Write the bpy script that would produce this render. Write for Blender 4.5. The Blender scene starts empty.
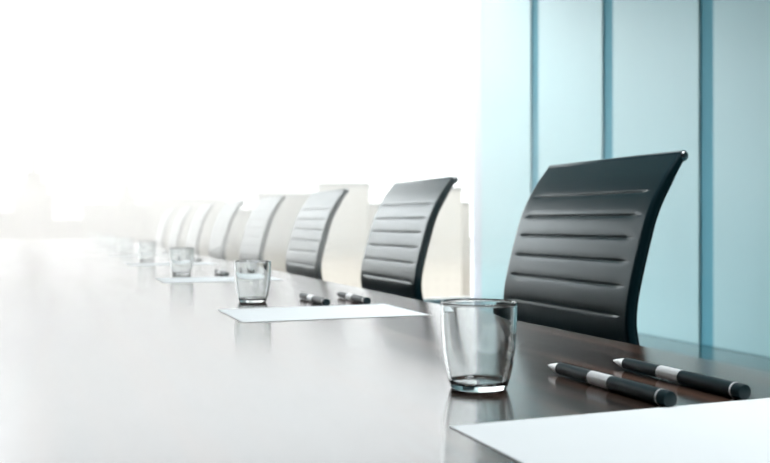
import bpy, bmesh, math, random
from mathutils import Vector, Matrix

random.seed(7)
PI = math.pi
S = bpy.context.scene
COL = S.collection

# ------------------------------------------------------------------ helpers
def link(o, parent=None):
    COL.objects.link(o)
    if parent is not None:
        o.parent = parent
    return o

def obj(name, bm, m, parent=None, smooth=False, loc=None):
    me = bpy.data.meshes.new(name)
    bmesh.ops.recalc_face_normals(bm, faces=bm.faces)
    bm.to_mesh(me); bm.free()
    if smooth:
        for p in me.polygons: p.use_smooth = True
    me.materials.append(m)
    o = bpy.data.objects.new(name, me)
    if loc: o.location = loc
    return link(o, parent)

def empty(name, loc=(0, 0, 0), rz=0.0):
    o = bpy.data.objects.new(name, None)
    o.empty_display_size = 0.1
    o.location = loc; o.rotation_euler = (0, 0, rz)
    return link(o)

def tag(o, label=None, cat=None, group=None, kind=None):
    if label: o['label'] = label
    if cat: o['category'] = cat
    if group: o['group'] = group
    if kind: o['kind'] = kind
    return o

def copy_tree(o, parent=None):
    c = o.copy(); COL.objects.link(c)
    if parent is not None: c.parent = parent
    for ch in list(o.children): copy_tree(ch, c)
    return c

def box(bm, x0, x1, y0, y1, z0, z1, bev=0.0, seg=2):
    r = bmesh.ops.create_cube(bm, size=1.0)
    vs = r['verts']
    for v in vs:
        v.co = Vector(((x0+x1)/2 + v.co.x*(x1-x0), (y0+y1)/2 + v.co.y*(y1-y0), (z0+z1)/2 + v.co.z*(z1-z0)))
    if bev > 0:
        es = {e for v in vs for e in v.link_edges}
        bmesh.ops.bevel(bm, geom=list(es), offset=bev, segments=seg, profile=0.5, affect='EDGES')

def nbox(x0, x1, y0, y1, z0, z1, bev=0.0, seg=2):
    bm = bmesh.new(); box(bm, x0, x1, y0, y1, z0, z1, bev, seg); return bm

def lathe(bm, prof, n=48, axis='Z', origin=(0, 0, 0)):
    """prof: list of (r, h). Ends with r == 0 are closed by a pole."""
    rings = []
    O = Vector(origin)
    def P(r, h, a):
        if axis == 'Z': return O + Vector((r*math.cos(a), r*math.sin(a), h))
        if axis == 'Y': return O + Vector((r*math.cos(a), h, r*math.sin(a)))
        return O + Vector((h, r*math.cos(a), r*math.sin(a)))
    for r, h in prof:
        if r < 1e-7: rings.append([bm.verts.new(P(0, h, 0))])
        else: rings.append([bm.verts.new(P(r, h, 2*PI*k/n)) for k in range(n)])
    for a, b in zip(rings, rings[1:]):
        for k in range(n):
            k2 = (k+1) % n
            if len(a) == 1 and len(b) == 1: continue
            if len(a) == 1: bm.faces.new((a[0], b[k], b[k2]))
            elif len(b) == 1: bm.faces.new((a[k], b[0], a[k2]))
            else: bm.faces.new((a[k], b[k], b[k2], a[k2]))
    return rings

def tube(bm, pts, rad, n=12):
    """round tube along points, capped"""
    pts = [Vector(p) for p in pts]
    rings = []
    up = None
    for i, p in enumerate(pts):
        t = (pts[min(i+1, len(pts)-1)] - pts[max(i-1, 0)]).normalized()
        if up is None:
            up = Vector((0, 0, 1)) if abs(t.z) < 0.9 else Vector((1, 0, 0))
        s = t.cross(up).normalized(); up = s.cross(t).normalized()
        r = rad[i] if isinstance(rad, (list, tuple)) else rad
        rings.append([bm.verts.new(p + s*r*math.cos(2*PI*k/n) + up*r*math.sin(2*PI*k/n)) for k in range(n)])
    for a, b in zip(rings, rings[1:]):
        for k in range(n):
            bm.faces.new((a[k], b[k], b[(k+1) % n], a[(k+1) % n]))
    bm.faces.new(rings[0][::-1]); bm.faces.new(rings[-1])

def catmull(ctrl, per=12):
    out = []
    n = len(ctrl)
    for i in range(n-1):
        p0 = Vector(ctrl[max(i-1, 0)]); p1 = Vector(ctrl[i]); p2 = Vector(ctrl[i+1]); p3 = Vector(ctrl[min(i+2, n-1)])
        for k in range(per):
            t = k/per
            out.append(0.5*((2*p1) + (p2-p0)*t + (2*p0-5*p1+4*p2-p3)*t*t + (3*p1-p0-3*p2+p3)*t**3))
    out.append(Vector(ctrl[-1]))
    return out

def resample(pts, step):
    L = [0.0]
    for a, b in zip(pts, pts[1:]): L.append(L[-1] + (b-a).length)
    n = max(2, int(round(L[-1]/step)))
    out = []; j = 0
    for i in range(n+1):
        s = L[-1]*i/n
        while j < len(L)-2 and L[j+1] < s: j += 1
        f = (s-L[j])/max(1e-9, L[j+1]-L[j])
        out.append(pts[j].lerp(pts[j+1], f))
    return out

# ------------------------------------------------------------------ materials
def mat(name, color=(0.5, 0.5, 0.5), rough=0.5, metal=0.0, spec=0.5, **kw):
    m = bpy.data.materials.new(name); m.use_nodes = True
    b = m.node_tree.nodes['Principled BSDF']
    b.inputs['Base Color'].default_value = (*color, 1)
    b.inputs['Roughness'].default_value = rough
    b.inputs['Metallic'].default_value = metal
    b.inputs['Specular IOR Level'].default_value = spec
    for k, v in kw.items(): b.inputs[k].default_value = v
    return m

def nodes(m): return m.node_tree.nodes, m.node_tree.links, m.node_tree.nodes['Principled BSDF']

def noise_bump(m, scale, strength, dist=0.001, stretch=(1, 1, 1)):
    N, L, b = nodes(m)
    tc = N.new('ShaderNodeTexCoord'); mp = N.new('ShaderNodeMapping'); mp.inputs['Scale'].default_value = stretch
    n = N.new('ShaderNodeTexNoise'); n.inputs['Scale'].default_value = scale; n.inputs['Detail'].default_value = 4
    bp = N.new('ShaderNodeBump'); bp.inputs['Strength'].default_value = strength; bp.inputs['Distance'].default_value = dist
    L.new(tc.outputs['Object'], mp.inputs['Vector']); L.new(mp.outputs['Vector'], n.inputs['Vector'])
    L.new(n.outputs['Fac'], bp.inputs['Height']); L.new(bp.outputs['Normal'], b.inputs['Normal'])
    return m

def colour_noise(m, c0, c1, scale, stretch=(1, 1, 1), detail=6, lo=0.35, hi=0.65, coord='Object'):
    N, L, b = nodes(m)
    tc = N.new('ShaderNodeTexCoord'); mp = N.new('ShaderNodeMapping'); mp.inputs['Scale'].default_value = stretch
    n = N.new('ShaderNodeTexNoise'); n.inputs['Scale'].default_value = scale; n.inputs['Detail'].default_value = detail
    r = N.new('ShaderNodeValToRGB')
    r.color_ramp.elements[0].position = lo; r.color_ramp.elements[0].color = (*c0, 1)
    r.color_ramp.elements[1].position = hi; r.color_ramp.elements[1].color = (*c1, 1)
    L.new(tc.outputs[coord], mp.inputs['Vector']); L.new(mp.outputs['Vector'], n.inputs['Vector'])
    L.new(n.outputs['Fac'], r.inputs['Fac']); L.new(r.outputs['Color'], b.inputs['Base Color'])
    return m

LEATHER = noise_bump(mat('black_leather', (0.004, 0.022, 0.029), 0.30, spec=0.72), 420, 0.12, 0.0006)
LEATHER.node_tree.nodes['Principled BSDF'].inputs['Specular Tint'].default_value = (0.85, 0.97, 1.0, 1)
RAIL = mat('dark_rail', (0.006, 0.012, 0.014), 0.35)
CAPMET = mat('cap_metal', (0.55, 0.56, 0.57), 0.25, 1.0)
CHROME = mat('chrome', (0.7, 0.71, 0.72), 0.18, 1.0)
RUBBER = mat('black_plastic', (0.01, 0.011, 0.012), 0.5)
PENBODY = noise_bump(mat('pen_body', (0.006, 0.022, 0.027), 0.42, spec=0.3), 900, 0.05, 0.0002)
SILVER = mat('pen_silver', (0.9, 0.91, 0.92), 0.36, 0.25)
PENTIP = mat('pen_tip_silver', (0.9, 0.91, 0.92), 0.4, 0.3)
PAPER = noise_bump(mat('white_paper', (0.86, 0.89, 0.9), 0.75, spec=0.3), 700, 0.05, 0.0002)
WALLP = colour_noise(mat('painted_wall', (0.1, 0.15, 0.16), 0.7), (0.035, 0.065, 0.07), (0.045, 0.075, 0.08), 3)
CEIL = colour_noise(mat('ceiling_paint', (0.6, 0.64, 0.65), 0.8), (0.30, 0.34, 0.35), (0.33, 0.37, 0.38), 4)
FROST = colour_noise(mat('frosted_glass_panel', (0.45, 0.7, 0.73), 0.45, spec=0.35), (0.25, 0.425, 0.45), (0.27, 0.45, 0.475), 1.2, (1, 1, 0.4))
MULL = mat('teal_mullion', (0.08, 0.27, 0.34), 0.7, spec=0.2)
POST = mat('pale_post', (0.36, 0.39, 0.45), 0.5)
BASEB = mat('baseboard_paint', (0.07, 0.13, 0.15), 0.4)
FLOOR = colour_noise(mat('polished_floor', (0.05, 0.1, 0.11), 0.2), (0.03, 0.10, 0.12), (0.04, 0.125, 0.145), 2.0)
FRAME = mat('window_frame', (0.7, 0.73, 0.75), 0.4)
DARKLEG = mat('table_leg_lacquer', (0.03, 0.026, 0.024), 0.35)
FILLBODY = mat('fill_housing_paint', (0.75, 0.76, 0.77), 0.4)  # casing of the added fill lights

# dark walnut, grain running along the table (Y)
def walnut():
    m = mat('dark_walnut', (0.04, 0.025, 0.02), 0.17, spec=0.82)
    N, L, b = nodes(m)
    tc = N.new('ShaderNodeTexCoord')
    mp = N.new('ShaderNodeMapping'); mp.inputs['Scale'].default_value = (24, 1.0, 24)
    n1 = N.new('ShaderNodeTexNoise'); n1.inputs['Scale'].default_value = 1.6; n1.inputs['Detail'].default_value = 8; n1.inputs['Roughness'].default_value = 0.6
    n1.inputs['Distortion'].default_value = 0.35
    r1 = N.new('ShaderNodeValToRGB')
    e = r1.color_ramp.elements
    e[0].position = 0.38; e[0].color = (0.012, 0.009, 0.008, 1)
    e[1].position = 0.64; e[1].color = (0.14, 0.075, 0.052, 1)
    k = r1.color_ramp.elements.new(0.50); k.color = (0.05, 0.031, 0.024, 1)
    mp2 = N.new('ShaderNodeMapping'); mp2.inputs['Scale'].default_value = (90, 4, 90)
    n2 = N.new('ShaderNodeTexNoise'); n2.inputs['Scale'].default_value = 2.0; n2.inputs['Detail'].default_value = 5
    mx = N.new('ShaderNodeMix'); mx.data_type = 'RGBA'; mx.blend_type = 'MULTIPLY'; mx.inputs['Factor'].default_value = 0.55
    L.new(tc.outputs['Object'], mp.inputs['Vector']); L.new(mp.outputs['Vector'], n1.inputs['Vector'])
    L.new(n1.outputs['Fac'], r1.inputs['Fac'])
    L.new(tc.outputs['Object'], mp2.inputs['Vector']); L.new(mp2.outputs['Vector'], n2.inputs['Vector'])
    L.new(r1.outputs['Color'], mx.inputs['A']); L.new(n2.outputs['Fac'], mx.inputs['B'])
    L.new(mx.outputs['Result'], b.inputs['Base Color'])
    # roughness follows the pores
    mr = N.new('ShaderNodeMapRange'); mr.inputs['To Min'].default_value = TABLE_R0; mr.inputs['To Max'].default_value = TABLE_R1
    mr.inputs['From Min'].default_value = 0.3; mr.inputs['From Max'].default_value = 0.7
    L.new(n1.outputs['Fac'], mr.inputs['Value']); L.new(mr.outputs['Result'], b.inputs['Roughness'])
    return m
TABLE_R0, TABLE_R1 = 0.135, 0.17
WOOD = walnut()

def clear_glass():
    m = bpy.data.materials.new('clear_glass'); m.use_nodes = True
    N, L = m.node_tree.nodes, m.node_tree.links
    N.clear()
    g = N.new('ShaderNodeBsdfGlass'); g.inputs['IOR'].default_value = 1.5; g.inputs['Roughness'].default_value = 0.0
    g.inputs['Color'].default_value = (0.985, 0.995, 0.995, 1)
    o = N.new('ShaderNodeOutputMaterial'); L.new(g.outputs[0], o.inputs['Surface'])
    return m
GLASS = clear_glass()

def pane_glass():
    m = bpy.data.materials.new('window_pane_glass'); m.use_nodes = True
    N, L = m.node_tree.nodes, m.node_tree.links
    N.clear()
    t = N.new('ShaderNodeBsdfTransparent'); t.inputs['Color'].default_value = (0.98, 0.985, 0.985, 1)
    g = N.new('ShaderNodeBsdfGlossy'); g.inputs['Roughness'].default_value = 0.02
    f = N.new('ShaderNodeFresnel'); f.inputs['IOR'].default_value = 1.2
    mx = N.new('ShaderNodeMixShader')
    o = N.new('ShaderNodeOutputMaterial')
    L.new(f.outputs[0], mx.inputs['Fac']); L.new(t.outputs[0], mx.inputs[1]); L.new(g.outputs[0], mx.inputs[2])
    L.new(mx.outputs[0], o.inputs['Surface'])
    return m
PANE = pane_glass()

# pale stone facade with faint rows of windows
def facade(name, c, win):
    m = mat(name, c, 0.85, spec=0.2)
    N, L, b = nodes(m)
    tc = N.new('ShaderNodeTexCoord')
    sp = N.new('ShaderNodeSeparateXYZ'); L.new(tc.outputs['Object'], sp.inputs[0])
    def stripes(sock, period, fill):
        a = N.new('ShaderNodeMath'); a.operation = 'DIVIDE'; a.inputs[1].default_value = period; L.new(sock, a.inputs[0])
        f = N.new('ShaderNodeMath'); f.operation = 'FRACT'; L.new(a.outputs[0], f.inputs[0])
        g = N.new('ShaderNodeMath'); g.operation = 'LESS_THAN'; g.inputs[1].default_value = fill; L.new(f.outputs[0], g.inputs[0])
        return g.outputs[0]
    ad = N.new('ShaderNodeMath'); ad.operation = 'ADD'; L.new(sp.outputs['X'], ad.inputs[0]); L.new(sp.outputs['Y'], ad.inputs[1])
    mu = N.new('ShaderNodeMath'); mu.operation = 'MULTIPLY'
    L.new(stripes(ad.outputs[0], 4.2, 0.45), mu.inputs[0]); L.new(stripes(sp.outputs['Z'], 4.0, 0.55), mu.inputs[1])
    mx = N.new('ShaderNodeMix'); mx.data_type = 'RGBA'
    L.new(mu.outputs[0], mx.inputs['Factor']); mx.inputs['A'].default_value = (*c, 1); mx.inputs['B'].default_value = (*win, 1)
    L.new(mx.outputs['Result'], b.inputs['Base Color'])
    return m
STONE = facade('grey_stone_facade', (0.26, 0.245, 0.22), (0.245, 0.23, 0.205))
STONE2 = facade('cream_facade', (0.40, 0.375, 0.34), (0.385, 0.36, 0.325))
STONE3 = facade('dark_stone_facade', (0.125, 0.108, 0.09), (0.11, 0.096, 0.08))
ROOFM = mat('pale_roof', (0.14, 0.125, 0.108), 0.8)
GROUND = colour_noise(mat('city_ground', (0.6, 0.57, 0.52), 0.9), (0.30, 0.285, 0.255), (0.35, 0.33, 0.295), 0.02)

# ------------------------------------------------------------------ camera
F = 897.0; CX, YH = 385.0, 223.0
TH = math.atan(340.0/F); c_, s_ = math.cos(TH), math.sin(TH)
EYE = 0.90; TAB = 0.75
cam = bpy.data.cameras.new('camera'); cam.sensor_width = 36.0; cam.sensor_fit = 'HORIZONTAL'
cam.lens = 36.0*F/770.0
cam.shift_y = -(231.5-YH)/770.0
cam.clip_start = 0.02; cam.clip_end = 5000
cam.dof.use_dof = True; cam.dof.focus_distance = 1.0; cam.dof.aperture_fstop = 7.6
co = bpy.data.objects.new('camera', cam); link(co)
co.location = (0, 0, EYE); co.rotation_euler = (PI/2, 0, -TH)
S.camera = co

def v_from_px(x, u):
    t = (x-CX)/F
    return u*(s_ + t*c_)/(c_ - t*s_)

# ------------------------------------------------------------------ dimensions (x = across the table, y = along it)
PITCH = 0.949
XE = 0.683              # table edge on the chair side
XW = 4.53               # frosted wall
YW = 9.13               # end window
XL = -2.8               # opposite wall
YB = -5.0               # back wall
HC = 3.9                # ceiling

# ------------------------------------------------------------------ setting
tag(obj('floor', nbox(XL-0.2, XW+0.35, YB-0.2, YW+0.12, -0.2, 0), FLOOR), kind='structure')
tag(obj('ceiling', nbox(XL-0.2, XW+0.35, YB-0.2, YW+0.12, HC, HC+0.2), CEIL), kind='structure')
tag(obj('wall_left', nbox(XL-0.2, XL, YB, YW, 0, HC), WALLP), kind='structure')
tag(obj('wall_back', nbox(XL-0.2, XW+0.35, YB-0.2, YB, 0, HC), WALLP), kind='structure')

# right wall: frosted panels between recessed teal mullions
wr = tag(empty('wall_right', (XW, 0, 0)), kind='structure')
MU = [9.01 - 1.232*k for k in range(12)]
MW = 0.15
for k, (a, b) in enumerate(zip(MU[1:], MU[:-1])):
    obj('frosted_panel', nbox(0.0, 0.03, a+MW/2, b-MW/2, 0.0, HC, 0.004, 2), FROST, wr)
for k, y in enumerate(MU):
    if k == 0: continue
    obj('mullion', nbox(0.012, 0.10, y-MW/2, y+MW/2, 0.0, HC, 0.004, 2), MULL, wr)
tag(obj('wall_backing', nbox(XW+0.1, XW+0.3, YB, YW, 0, HC), WALLP), kind='structure')
# pale post that closes the frosted wall at the window
tag(obj('trim_1', nbox(XW, XW+0.12, 9.01-MW/2, YW+0.06, 0.0, HC, 0.006), POST), kind='structure')

# end window: frameless sheet of glass in a slim perimeter frame
w1 = tag(empty('window_1', (0, YW, 0)), kind='structure')
fr = bmesh.new()
box(fr, XL, XW-0.03, -0.03, 0.05, 0.0, 0.06, 0.004)
box(fr, XL, XW-0.03, -0.03, 0.05, HC-0.08, HC, 0.004)
box(fr, XL, XL+0.06, -0.03, 0.05, 0.06, HC-0.08, 0.004)
obj('window_frame', fr, FRAME, w1)
obj('window_pane', nbox(XL+0.06, XW-0.03, 0.0, 0.012, 0.06, HC-0.08), PANE, w1)

# unseen fill lights added to brighten the sheets, built as ceiling fixtures
fill_y = [0.6, 3.6, 6.6]
for i, y in enumerate(fill_y):
    r = empty('fill_light', (1.5, y, HC))
    tag(r, ['added unseen fill light above the near end of the table', 'added unseen fill light above the middle of the table',
            'added unseen fill light above the window end of the table'][i], 'ceiling light', 'added fill lights over the table')
    hb = bmesh.new()
    box(hb, -0.62, 0.62, -1.22, 1.22, -0.03, 0.0, 0.004)
    box(hb, -0.62, -0.6, -1.22, 1.22, -0.07, -0.03); box(hb, 0.6, 0.62, -1.22, 1.22, -0.07, -0.03)
    box(hb, -0.6, 0.6, -1.22, -1.2, -0.07, -0.03); box(hb, -0.6, 0.6, 1.2, 1.22, -0.07, -0.03)
    obj('fill_housing', hb, FILLBODY, r)
    ld = bpy.data.lights.new('fill_area', 'AREA'); ld.shape = 'RECTANGLE'; ld.size = 1.16; ld.size_y = 2.36
    ld.energy = [40, 38, 36][i]; ld.spread = math.radians(85); ld.color = (0.93, 0.98, 1.0)
    lo = bpy.data.objects.new('fill_area', ld); link(lo, r); lo.location = (0, 0, -0.045)

# ------------------------------------------------------------------ conference table
tb = tag(empty('conference_table', (0, 4.0, 0)), 'long dark walnut conference table with a glossy top reflecting the window', 'table')
XT0, YT0, YT1 = -1.15, -0.9, 8.95
obj('tabletop', nbox(XT0, XE, YT0-4, YT1-4, TAB-0.035, TAB, 0.0025, 3), WOOD, tb)
obj('apron', nbox(XT0+0.25, XE-0.25, YT0-4+0.3, YT1-4-0.3, TAB-0.12, TAB-0.035, 0.003), DARKLEG, tb)
for y in (-0.2, 2.7, 5.5, 8.3):
    lb = bmesh.new()
    box(lb, -0.75, 0.28, y-4-0.05, y-4+0.05, 0.03, TAB-0.12, 0.006)
    box(lb, -0.82, 0.34, y-4-0.10, y-4+0.10, 0.0, 0.03, 0.006)
    obj('leg', lb, DARKLEG, tb)

# ------------------------------------------------------------------ office chair
CH_U0, CH_W = 1.296, 0.449
def chair_profile():
    """outer outline of the near edge of the backrest in the photo, then on below the table to the seat"""
    px = [(680.3, 169), (673.7, 179.7), (663.8, 199.5), (656.3, 219.4), (650, 244), (644.2, 269), (640, 289), (637.5, 304), (636.3, 319), (636.8, 331), (639, 345)]
    pts = []
    for x, y in px:
        v = v_from_px(x, CH_U0); Z = CH_U0*c_ + v*s_
        pts.append(Vector((v-0.010, EYE + (YH-y)*Z/F)))
    # head of the sling, rolled round the top rod
    v = v_from_px(684, CH_U0); Z = CH_U0*c_ + v*s_
    top = Vector((v+0.001, EYE + (YH-155.6)*Z/F))
    last = pts[-1]
    low = [Vector((last.x+0.010, last.y-0.05)), Vector((last.x+0.014, last.y-0.13)), Vector((last.x-0.004, last.y-0.205)),
           Vector((last.x-0.05, last.y-0.243)), Vector((last.x-0.14, last.y-0.250)), Vector((last.x-0.30, last.y-0.240)),
           Vector((last.x-0.42, last.y-0.236)), Vector((last.x-0.462, last.y-0.262))]
    return top, pts, low
TOP, MID, LOW = chair_profile()
curve = resample(catmull([TOP] + MID + LOW, 16), 0.0013)
acc = [0.0]
for a, b in zip(curve, curve[1:]): acc.append(acc[-1] + (b-a).length)
def curve_at_height(z):
    return min(range(len(curve)//2), key=lambda i: abs(curve[i].y - z))
# grooves: heights from the right ends of the seams in the photo
groove_s = []
for x, y in ((645, 194), (637, 217), (629, 239), (622, 263), (616, 287), (613, 316)):
    t = (x-CX)/F; u = CH_U0 + 0.035
    v = u*(s_ + t*c_)/(c_ - t*s_); Z = u*c_ + v*s_
    groove_s.append(acc[curve_at_height(EYE + (YH-y)*Z/F)])
groove_s.append(groove_s[-1] + 0.052)
i_split = max(i for i in range(len(curve)) if curve[i].y > LOW[2].y)

def sling(i0, i1, width, thick, grooves, mat_, name, parent, step=1, nu=56):
    """upholstered sheet along the side profile, quilted on both faces"""
    bm = bmesh.new()
    idx = list(range(i0, i1, step))
    if idx[-1] != i1: idx.append(i1)
    us = [-width/2 + e for e in (0, 0.001, 0.0025, 0.0045, 0.007)] + [-width/2 + 0.009 + (width-0.018)*k/(nu-10) for k in range(nu-9)] + [width/2 - e for e in (0.007, 0.0045, 0.0025, 0.001, 0)]
    nu = len(us)-1
    front, back = [], []
    gi = 0.5*width - 0.022
    for i in idx:
        p = curve[i]
        t = (curve[min(i+2, len(curve)-1)] - curve[max(i-2, 0)]).normalized()
        n = Vector((t.y, -t.x))            # towards the table / up
        if n.x > 0 and i < i_split: n = -n
        elif i >= i_split and n.y < 0: n = -n
        ra, rb = [], []
        for u in us:
            edge = max(0.0, (abs(u) - (width/2 - 0.006))/0.006)
            th = thick*(0.55 + 0.45*math.sqrt(max(0.0, 1-edge*edge)))
            d = 0.0
            if grooves:
                fade = min(1.0, max(0.0, (gi - abs(u))/0.028)); fade = fade*fade*(3-2*fade)
                for g in grooves:
                    x = (acc[i]-g)
                    if abs(x) < 0.03:
                        d += fade*(0.0030*math.exp(-(x/0.0019)**2) + 0.0008*math.exp(-(x/0.008)**2))
            nk = min(1.0, 0.5+(acc[i]-acc[i0])/0.10) if i0 == 0 else 1.0   # thinner neck behind the rolled head
            q = p + n*(th - d); q2 = p - n*(th*nk - d)
            ra.append(bm.verts.new((q.x, u, q.y))); rb.append(bm.verts.new((q2.x, u, q2.y)))
        front.append(ra); back.append(rb)
    m = len(idx)
    for a in range(m-1):
        for k in range(nu):
            bm.faces.new((front[a][k], front[a][k+1], front[a+1][k+1], front[a+1][k]))
            bm.faces.new((back[a][k], back[a+1][k], back[a+1][k+1], back[a][k+1]))
        for k in (0, nu):
            bm.faces.new((front[a][k], front[a+1][k], back[a+1][k], back[a][k]))
    for a in (0, m-1):
        for k in range(nu):
            bm.faces.new((front[a][k], front[a][k+1], back[a][k+1], back[a][k]))
    return obj(name, bm, mat_, parent, smooth=True)

def rail(side):
    """side rail: narrow rounded bar that follows the whole profile"""
    bm = bmesh.new()
    y0 = side*(CH_W/2 - 0.0052)
    rings = []
    nn = 14
    pts = curve[2:-12:6]
    for i, p in enumerate(pts):
        t = (pts[min(i+1, len(pts)-1)] - pts[max(i-1, 0)]).normalized()
        n = Vector((t.y, -t.x))
        fade = min(1.0, 0.42 + i*6*0.0013/0.10)
        hw, ht = 0.0045, 0.0050*fade
        n = n if n.x > 0 or i*6 > i_split-74 else -n
        off = 0.0085*fade
        rings.append([bm.verts.new((p.x + off*abs(n.x) + n.x*ht*sgnpow(math.cos(a)), y0 + hw*sgnpow(math.sin(a)), p.y - off*(1-abs(n.x)) + n.y*ht*sgnpow(math.cos(a))))
                      for a in [2*PI*k/nn for k in range(nn)]])
    for a, b in zip(rings, rings[1:]):
        for k in range(nn): bm.faces.new((a[k], b[k], b[(k+1) % nn], a[(k+1) % nn]))
    bm.faces.new(rings[0]); bm.faces.new(rings[-1])
    return bm
def sgnpow(x, e=0.55): return math.copysign(abs(x)**e, x)

def make_chair():
    r = empty('office_chair', (0, CH_U0 + CH_W/2, 0))
    sling(0, i_split, CH_W, 0.0095, groove_s, LEATHER, 'backrest', r)
    sling(i_split, len(curve)-1, CH_W, 0.0105, [acc[i_split]+0.10+0.06*k for k in range(6)], LEATHER, 'seat', r)
    for sd in (-1, 1): obj('side_rail', rail(sd), RAIL, r, smooth=True)
    # rod the sling is rolled round at the head
    bm = bmesh.new()
    R = 0.0100; h = CH_W/2 - 0.001
    lathe(bm, [(0, -h), (R*0.9, -h), (R, -h+0.0015), (R, h-0.0015), (R*0.9, h), (0, h)], 24, 'Y', (TOP.x, 0, TOP.y))
    rod = obj('top_rod', bm, LEATHER, r, smooth=True)
    for sd in (-1, 1):
        bm = bmesh.new()
        prof = [(0.0, sd*(h+0.0022)), (0.0056, sd*(h+0.0022)), (0.0072, sd*(h+0.001)), (0.0072, sd*(h-0.003)), (0.0, sd*(h-0.003))]
        lathe(bm, prof, 20, 'Y', (TOP.x, 0, TOP.y))
        tag(obj('end_cap', bm, CAPMET, rod, smooth=False), 'small bright metal end cap')
    # underframe: two cross spreaders, mechanism, gas column, five-star base on casters
    sz = LOW[5].y; sx = LOW[5].x + 0.03
    for dx in (-0.12, 0.16):
        bm = bmesh.new()
        tube(bm, [(sx+dx, -CH_W/2+0.012, sz-0.006), (sx+dx, -0.08, sz-0.035), (sx+dx, 0.08, sz-0.035), (sx+dx, CH_W/2-0.012, sz-0.006)], 0.010)
        obj('cross_spreader', bm, CHROME, r, smooth=True)
    obj('tilt_mechanism', nbox(sx-0.13, sx+0.17, -0.06, 0.06, sz-0.085, sz-0.03, 0.008), RUBBER, r)
    bm = bmesh.new()
    lathe(bm, [(0, 0.09), (0.032, 0.09), (0.032, 0.20), (0.024, 0.205), (0.024, 0.30), (0.014, 0.305), (0.014, sz-0.08), (0, sz-0.08)], 24, 'Z', (sx+0.01, 0, 0))
    obj('gas_column', bm, CHROME, r)
    for k in range(5):
        a = 2*PI*k/5 + 0.3
        d = Vector((math.cos(a), math.sin(a), 0)); o = Vector((sx+0.01, 0, 0))
        bm = bmesh.new()
        tube(bm, [o + d*0.02 + Vector((0, 0, 0.115)), o + d*0.12 + Vector((0, 0, 0.108)), o + d*0.27 + Vector((0, 0, 0.082))], [0.022, 0.018, 0.012])
        leg = obj('leg', bm, CHROME, r, smooth=True)
        bm = bmesh.new()
        e = o + d*0.27
        for q in (-1, 1):
            s2 = Vector((-d.y, d.x, 0))
            rings = lathe(bm, [(0, -0.009), (0.024, -0.009), (0.027, -0.006), (0.027, 0.006), (0.024, 0.009), (0, 0.009)], 20, 'X')
            vs = [v for ring in rings for v in ring]
            M = Matrix.Translation(e + s2*q*0.014 + Vector((0, 0, 0.027))) @ s2.to_track_quat('X', 'Z').to_matrix().to_4x4()
            for v in vs: v.co = M @ v.co
        tube(bm, [e + Vector((0, 0, 0.03)), e + Vector((0, 0, 0.085))], 0.006, 10)
        obj('caster', bm, RUBBER, leg)
    return r
chair = make_chair()
CH_LABEL = [
    'dark black leather chair with ribbed back, closest to the two big pens',
    'grey-looking ribbed chair, second along the row, behind the sheet with two pens',
    'pale ribbed chair, third along the row, behind the second tumbler',
    'hazy ribbed chair, fourth along the row from the black one',
    'hazy ribbed chair, fifth along the row from the black one',
    'faded ribbed chair, sixth along the row from the black one',
    'faded ribbed chair, second to last before the window end of the table',
    'palest ribbed chair, last in the row at the window end of the table']
for k in range(8):
    r = chair if k == 0 else copy_tree(chair)
    r.location = (0, CH_U0 + CH_W/2 + k*PITCH, 0)
    tag(r, CH_LABEL[k], 'chair', 'ribbed conference chairs along the table')

# ------------------------------------------------------------------ place settings: sheet, two pens, tumbler
ORD = ['first', 'second', 'third', 'fourth', 'fifth', 'sixth', 'seventh', 'eighth', 'ninth']
bm = nbox(-0.154, 0.154, -0.106, 0.106, 0.0, 0.0007)
sheet = obj('paper_sheet', bm, PAPER)

def make_pen():
    r = empty('pen')
    R = 0.0072; Lg = 0.185
    def part(name, prof, m, parent=r):
        bm = bmesh.new(); lathe(bm, prof, 28, 'Y', (0, 0, R)); o = obj(name, bm, m, parent, smooth=True)
        md = o.modifiers.new('edge', 'EDGE_SPLIT'); md.split_angle = math.radians(35)
        return o
    # y = 0 at the cap end, tip at +y
    part('cap', [(0, 0.0), (R-0.0011, 0.0), (R-0.0003, 0.0004), (R, 0.0013), (R, 0.0105), (0, 0.0105)], PENBODY)
    tag(part('ring', [(0, 0.0105), (R+0.0002, 0.0105), (R+0.0002, 0.0122), (0, 0.0122)], SILVER), 'thin silver ring')
    part('barrel', [(0, 0.0122), (R, 0.0122), (R*0.99, 0.055), (R*0.96, 0.0805), (0, 0.0805)], PENBODY)
    tag(part('band', [(0, 0.0805), (R*0.97, 0.0805), (R*0.95, 0.1115), (0, 0.1115)], SILVER), 'broad silver band')
    part('grip', [(0, 0.1115), (R*0.94, 0.1115), (R*0.86, 0.1665), (0, 0.1665)], PENBODY)
    tag(part('tip', [(0, 0.1665), (R*0.80, 0.1665), (R*0.66, 0.1730), (R*0.36, 0.1825), (R*0.12, 0.1882), (0.0, 0.1895)], PENTIP), 'silver cone tip')
    return r
pen = make_pen()

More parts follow.
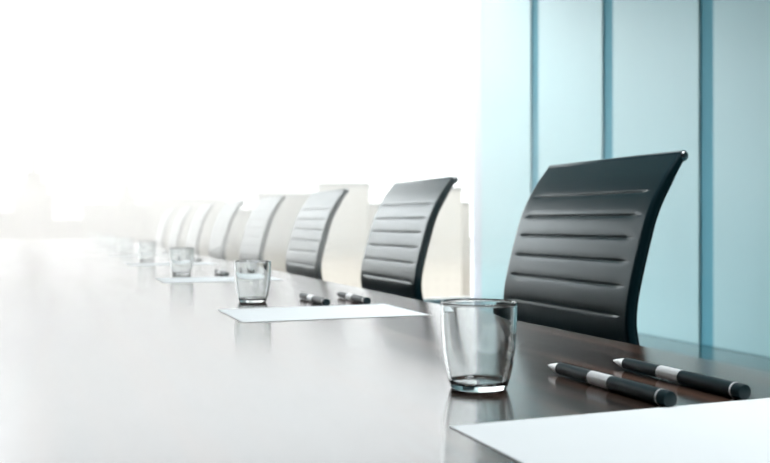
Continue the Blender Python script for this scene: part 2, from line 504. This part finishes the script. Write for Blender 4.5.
def make_glass():
    bm = bmesh.new()
    outer = [(0.0230, 0.0), (0.0252, 0.0010), (0.0272, 0.006), (0.0299, 0.016), (0.0325, 0.031), (0.0339, 0.047), (0.0347, 0.063), (0.0349, 0.0775)]
    outer = [(p.x, p.y) for p in catmull([Vector(q) for q in outer], 5)]
    T = 0.0023
    inner = [(max(0.0, r-T-0.0006*(1-h/0.078)), h) for r, h in outer if h > 0.0075][::-1]
    rim = [(0.0347, 0.0783), (0.03385, 0.0786), (0.0330, 0.0783)]
    out = [(0, 0.0)] + outer + rim + inner + [(0.0234, 0.0064), (0.0226, 0.0058), (0.0120, 0.0056), (0, 0.0056)]
    lathe(bm, out, 96)
    o = obj('tumbler', bm, GLASS, smooth=True)
    return o
glass = make_glass()
GY0 = 0.732
first_s, first_g, used_pen = True, True, [False]
for k in range(9):
    y = k*PITCH
    o = sheet if k == 0 else sheet.copy()
    if k: COL.objects.link(o)
    o.location = (0.432, 0.600 + y - 0.106, TAB)
    tag(o, ('blank white paper sheet in front of the two big pens, cut by the frame' if k == 0 else
            'blank white paper sheet on the table, second from the big pens, before the grey-looking chair' if k == 1 else
            'blank white paper sheet on the table, %s in the row from the big pens' % ORD[k]), 'paper', 'paper sheets along the table')
    for j, (px, py, rz) in enumerate(((0.4745, 0.598, 0.002), (0.5535, 0.601, -0.002))):
        p = pen if not used_pen[0] else copy_tree(pen)
        used_pen[0] = True
        p.location = (px, py + y, TAB); p.scale = (0.94, 1.0, 0.94); p.rotation_euler = (0, 0.4*(k*2+j), rz)
        p.rotation_euler = (0, 0, rz)
        side = ('nearer the tumbler', 'nearer the chairs')[j]
        if k == 0: lb = 'big dark pen with silver band, the one %s of the front pair' % side
        else: lb = 'dark pen with silver band beside the %s sheet, the one %s' % (ORD[k], side)
        tag(p, lb, 'pen', 'pens beside the paper sheets')
    g = glass if k == 0 else glass.copy()
    if k: COL.objects.link(g)
    g.location = (0.3685, GY0 + y, TAB)
    g.rotation_euler = (0, 0, 0.7*k)
    tag(g, ('large empty clear glass tumbler in front of the dark black chair' if k == 0 else
            'empty clear glass tumbler by the second sheet, in front of the third and fourth chairs' if k == 1 else
            'empty clear glass tumbler, %s in the row counted from the large one' % ORD[k]), 'glass', 'glass tumblers along the table')

# ------------------------------------------------------------------ city outside, far below and beyond the window
GZ = -60.0
tag(obj('ground', nbox(-2500, 2500, 40, 3500, GZ-1, GZ), GROUND), kind='structure')
def at(x, Z):            # photo column and distance -> ground point
    X = (x-CX)/F*Z
    return (Z*s_ + X*c_, Z*c_ - X*s_)
def zat(y, Z): return EYE + (YH-y)*Z/F
def building(x0, x1, ytop, Z, depth, m, label, tiers=(), spire=None, name='city_building'):
    cx, cy = at((x0+x1)/2, Z)
    w = (x1-x0)/F*Z
    r = empty(name, (cx, cy, GZ), -TH)
    h = zat(ytop, Z) - GZ
    bm = bmesh.new(); box(bm, -w/2, w/2, 0, depth, 0, h, 0.4, 1)
    obj('tower_body', bm, m, r)
    bm = bmesh.new(); box(bm, -w/2-0.3, w/2+0.3, -0.3, depth+0.3, h, h+1.2)
    obj('parapet', bm, ROOFM, r)
    z0 = h+1.2
    for (fw, yt) in tiers:
        z1 = zat(yt, Z) - GZ
        bm = bmesh.new(); box(bm, -w*fw/2, w*fw/2, depth*(0.5-fw/2), depth*(0.5+fw/2), z0, z1, 0.4, 1)
        obj('crown_tier', bm, m, r); z0 = z1
    if spire:
        z1 = zat(spire, Z) - GZ
        bm = bmesh.new(); rb = w*0.09
        lathe(bm, [(0, z0), (rb, z0), (rb*0.7, z0+(z1-z0)*0.35), (rb*0.15, z1), (0, z1)], 10, 'Z', (0, depth/2, 0))
        obj('spire', bm, ROOFM, r)
    tag(r, label, 'building', 'hazy city buildings outside the window')
building(13, 43, 196, 420, 13, STONE3, 'hazy stepped tower with a spire seen through the window', tiers=((0.72, 182), (0.42, 172)), spire=150, name='city_tower')
building(-60, 12, 214, 520, 40, STONE3, 'low hazy block beside the stepped tower, at the edge of the view')
building(50, 84, 222, 480, 30, STONE3, 'lowest hazy block between stepped tower and the wide block')
building(82, 152, 206, 560, 40, STONE3, 'wide hazy block with a small roof turret, past the stepped tower', tiers=((0.22, 196),), spire=176)
building(150, 215, 201, 500, 36, STONE, 'hazy block behind the last chairs of the row')
building(212, 262, 212, 600, 36, STONE, 'hazy block behind the fifth chair of the row')
building(258, 312, 196, 450, 34, STONE, 'hazy block behind the fourth chair of the row')
building(318, 368, 186, 400, 30, STONE2, 'hazy block between the second and third chairs')
building(366, 412, 206, 460, 30, STONE2, 'hazy block behind the grey-looking second chair')
building(408, 462, 190, 380, 30, STONE2, 'hazy block between the grey-looking chair and the frosted wall')
building(458, 540, 205, 420, 34, STONE2, 'hazy block at the corner post beside the frosted wall')

# ------------------------------------------------------------------ mist volume added to imitate bloom and glare from the window
def glare_haze():
    m = bpy.data.materials.new('glare_volume'); m.use_nodes = True
    N, L = m.node_tree.nodes, m.node_tree.links
    N.clear()
    sc = N.new('ShaderNodeVolumeScatter'); sc.inputs['Color'].default_value = (0.70, 0.69, 0.67, 1); sc.inputs['Anisotropy'].default_value = 0.72
    g = N.new('ShaderNodeNewGeometry'); sp = N.new('ShaderNodeSeparateXYZ'); L.new(g.outputs['Position'], sp.inputs[0])
    def ramp(sock, a, b, mx=1.0):
        r = N.new('ShaderNodeMapRange'); r.interpolation_type = 'SMOOTHSTEP'
        r.inputs['From Min'].default_value = a; r.inputs['From Max'].default_value = b
        r.inputs['To Min'].default_value = 0; r.inputs['To Max'].default_value = mx
        L.new(sock, r.inputs['Value']); return r.outputs['Result']
    a = ramp(sp.outputs['Y'], 1.5, 2.9, GLARE)
    b = ramp(sp.outputs['X'], 1.9, 1.2)
    z = ramp(sp.outputs['Z'], 1.42, 1.06)
    mu = N.new('ShaderNodeMath'); mu.operation = 'MULTIPLY'; L.new(a, mu.inputs[0]); L.new(b, mu.inputs[1])
    mz = N.new('ShaderNodeMath'); mz.operation = 'MULTIPLY'; L.new(mu.outputs[0], mz.inputs[0]); L.new(z, mz.inputs[1])
    thin = N.new('ShaderNodeMapRange'); thin.interpolation_type = 'SMOOTHSTEP'
    for q, val in zip(('From Min', 'From Max', 'To Min', 'To Max'), (3.8, 6.5, 1.0, 0.5)): thin.inputs[q].default_value = val
    L.new(sp.outputs['Y'], thin.inputs['Value'])
    m3 = N.new('ShaderNodeMath'); m3.operation = 'MULTIPLY'; L.new(mz.outputs[0], m3.inputs[0]); L.new(thin.outputs['Result'], m3.inputs[1]); mz = m3
    w = ramp(sp.outputs['Y'], 6.0, 8.6, GLARE_W)
    ad = N.new('ShaderNodeMath'); ad.operation = 'ADD'; L.new(mz.outputs[0], ad.inputs[0]); L.new(w, ad.inputs[1])
    L.new(ad.outputs[0], sc.inputs['Density'])
    o = N.new('ShaderNodeOutputMaterial'); 
    ab = N.new('ShaderNodeVolumeAbsorption'); ab.inputs['Color'].default_value = (0.81, 0.785, 0.765, 1); L.new(ad.outputs[0], ab.inputs['Density'])
    sm = N.new('ShaderNodeAddShader'); L.new(sc.outputs[0], sm.inputs[0]); L.new(ab.outputs[0], sm.inputs[1])
    L.new(sm.outputs[0], o.inputs['Volume'])
    h = obj('glare_haze', nbox(-2.75, 4.5, 1.5, 9.05, 0.76, 3.75), m)
    tag(h, 'bright white mist added to imitate window glare over the far table end', 'glare_haze', kind='stuff')
GLARE, GLARE_W = 0.42, 0.045
if GLARE > 0: glare_haze()

# ------------------------------------------------------------------ sky: overcast with a bright veiled sun off to the left
W = bpy.data.worlds.new('sky'); S.world = W; W.use_nodes = True
N, L = W.node_tree.nodes, W.node_tree.links
bg = N['Background']
tc = N.new('ShaderNodeTexCoord')
az = math.radians(-46); el = math.radians(14)
sun = Vector((math.sin(az)*math.cos(el), math.cos(az)*math.cos(el), math.sin(el)))
dp = N.new('ShaderNodeVectorMath'); dp.operation = 'DOT_PRODUCT'; dp.inputs[1].default_value = sun
L.new(tc.outputs['Generated'], dp.inputs[0])
mr = N.new('ShaderNodeMapRange'); mr.inputs['From Min'].default_value = 0.70; mr.inputs['From Max'].default_value = 1.0
L.new(dp.outputs['Value'], mr.inputs['Value'])
pw = N.new('ShaderNodeMath'); pw.operation = 'POWER'; pw.inputs[1].default_value = 1.5; L.new(mr.outputs['Result'], pw.inputs[0])
ml = N.new('ShaderNodeMath'); ml.operation = 'MULTIPLY_ADD'; ml.inputs[1].default_value = 10.5; ml.inputs[2].default_value = 2.35
L.new(pw.outputs[0], ml.inputs[0]); 
# overcast: the sky brightens from the horizon upwards
sz = N.new('ShaderNodeSeparateXYZ'); L.new(tc.outputs['Generated'], sz.inputs[0])
up = N.new('ShaderNodeMath'); up.operation = 'MULTIPLY_ADD'; up.use_clamp = False; up.inputs[1].default_value = 0.9; up.inputs[2].default_value = 1.0
mxz = N.new('ShaderNodeMath'); mxz.operation = 'MAXIMUM'; mxz.inputs[1].default_value = 0.0; L.new(sz.outputs['Z'], mxz.inputs[0])
L.new(mxz.outputs[0], up.inputs[0])
tot = N.new('ShaderNodeMath'); tot.operation = 'MULTIPLY'; L.new(ml.outputs[0], tot.inputs[0]); L.new(up.outputs[0], tot.inputs[1])
L.new(tot.outputs[0], bg.inputs['Strength'])
bg.inputs['Color'].default_value = (0.95, 0.985, 1.0, 1)

# ------------------------------------------------------------------ view
S.view_settings.view_transform = 'Standard'; S.view_settings.look = 'None'
S.view_settings.gamma = 1.0; S.view_settings.exposure = 0.17; S.view_settings.use_curve_mapping = False
cy = S.cycles
cy.max_bounces = 20; cy.diffuse_bounces = 4; cy.glossy_bounces = 6; cy.transmission_bounces = 18; cy.transparent_max_bounces = 12
cy.volume_bounces = 6; cy.volume_step_rate = 2.0
cy.caustics_reflective = True; cy.caustics_refractive = True; cy.blur_glossy = 0.5
cy.use_denoising = True
try: cy.denoiser = 'OPENIMAGEDENOISE'
except Exception: pass
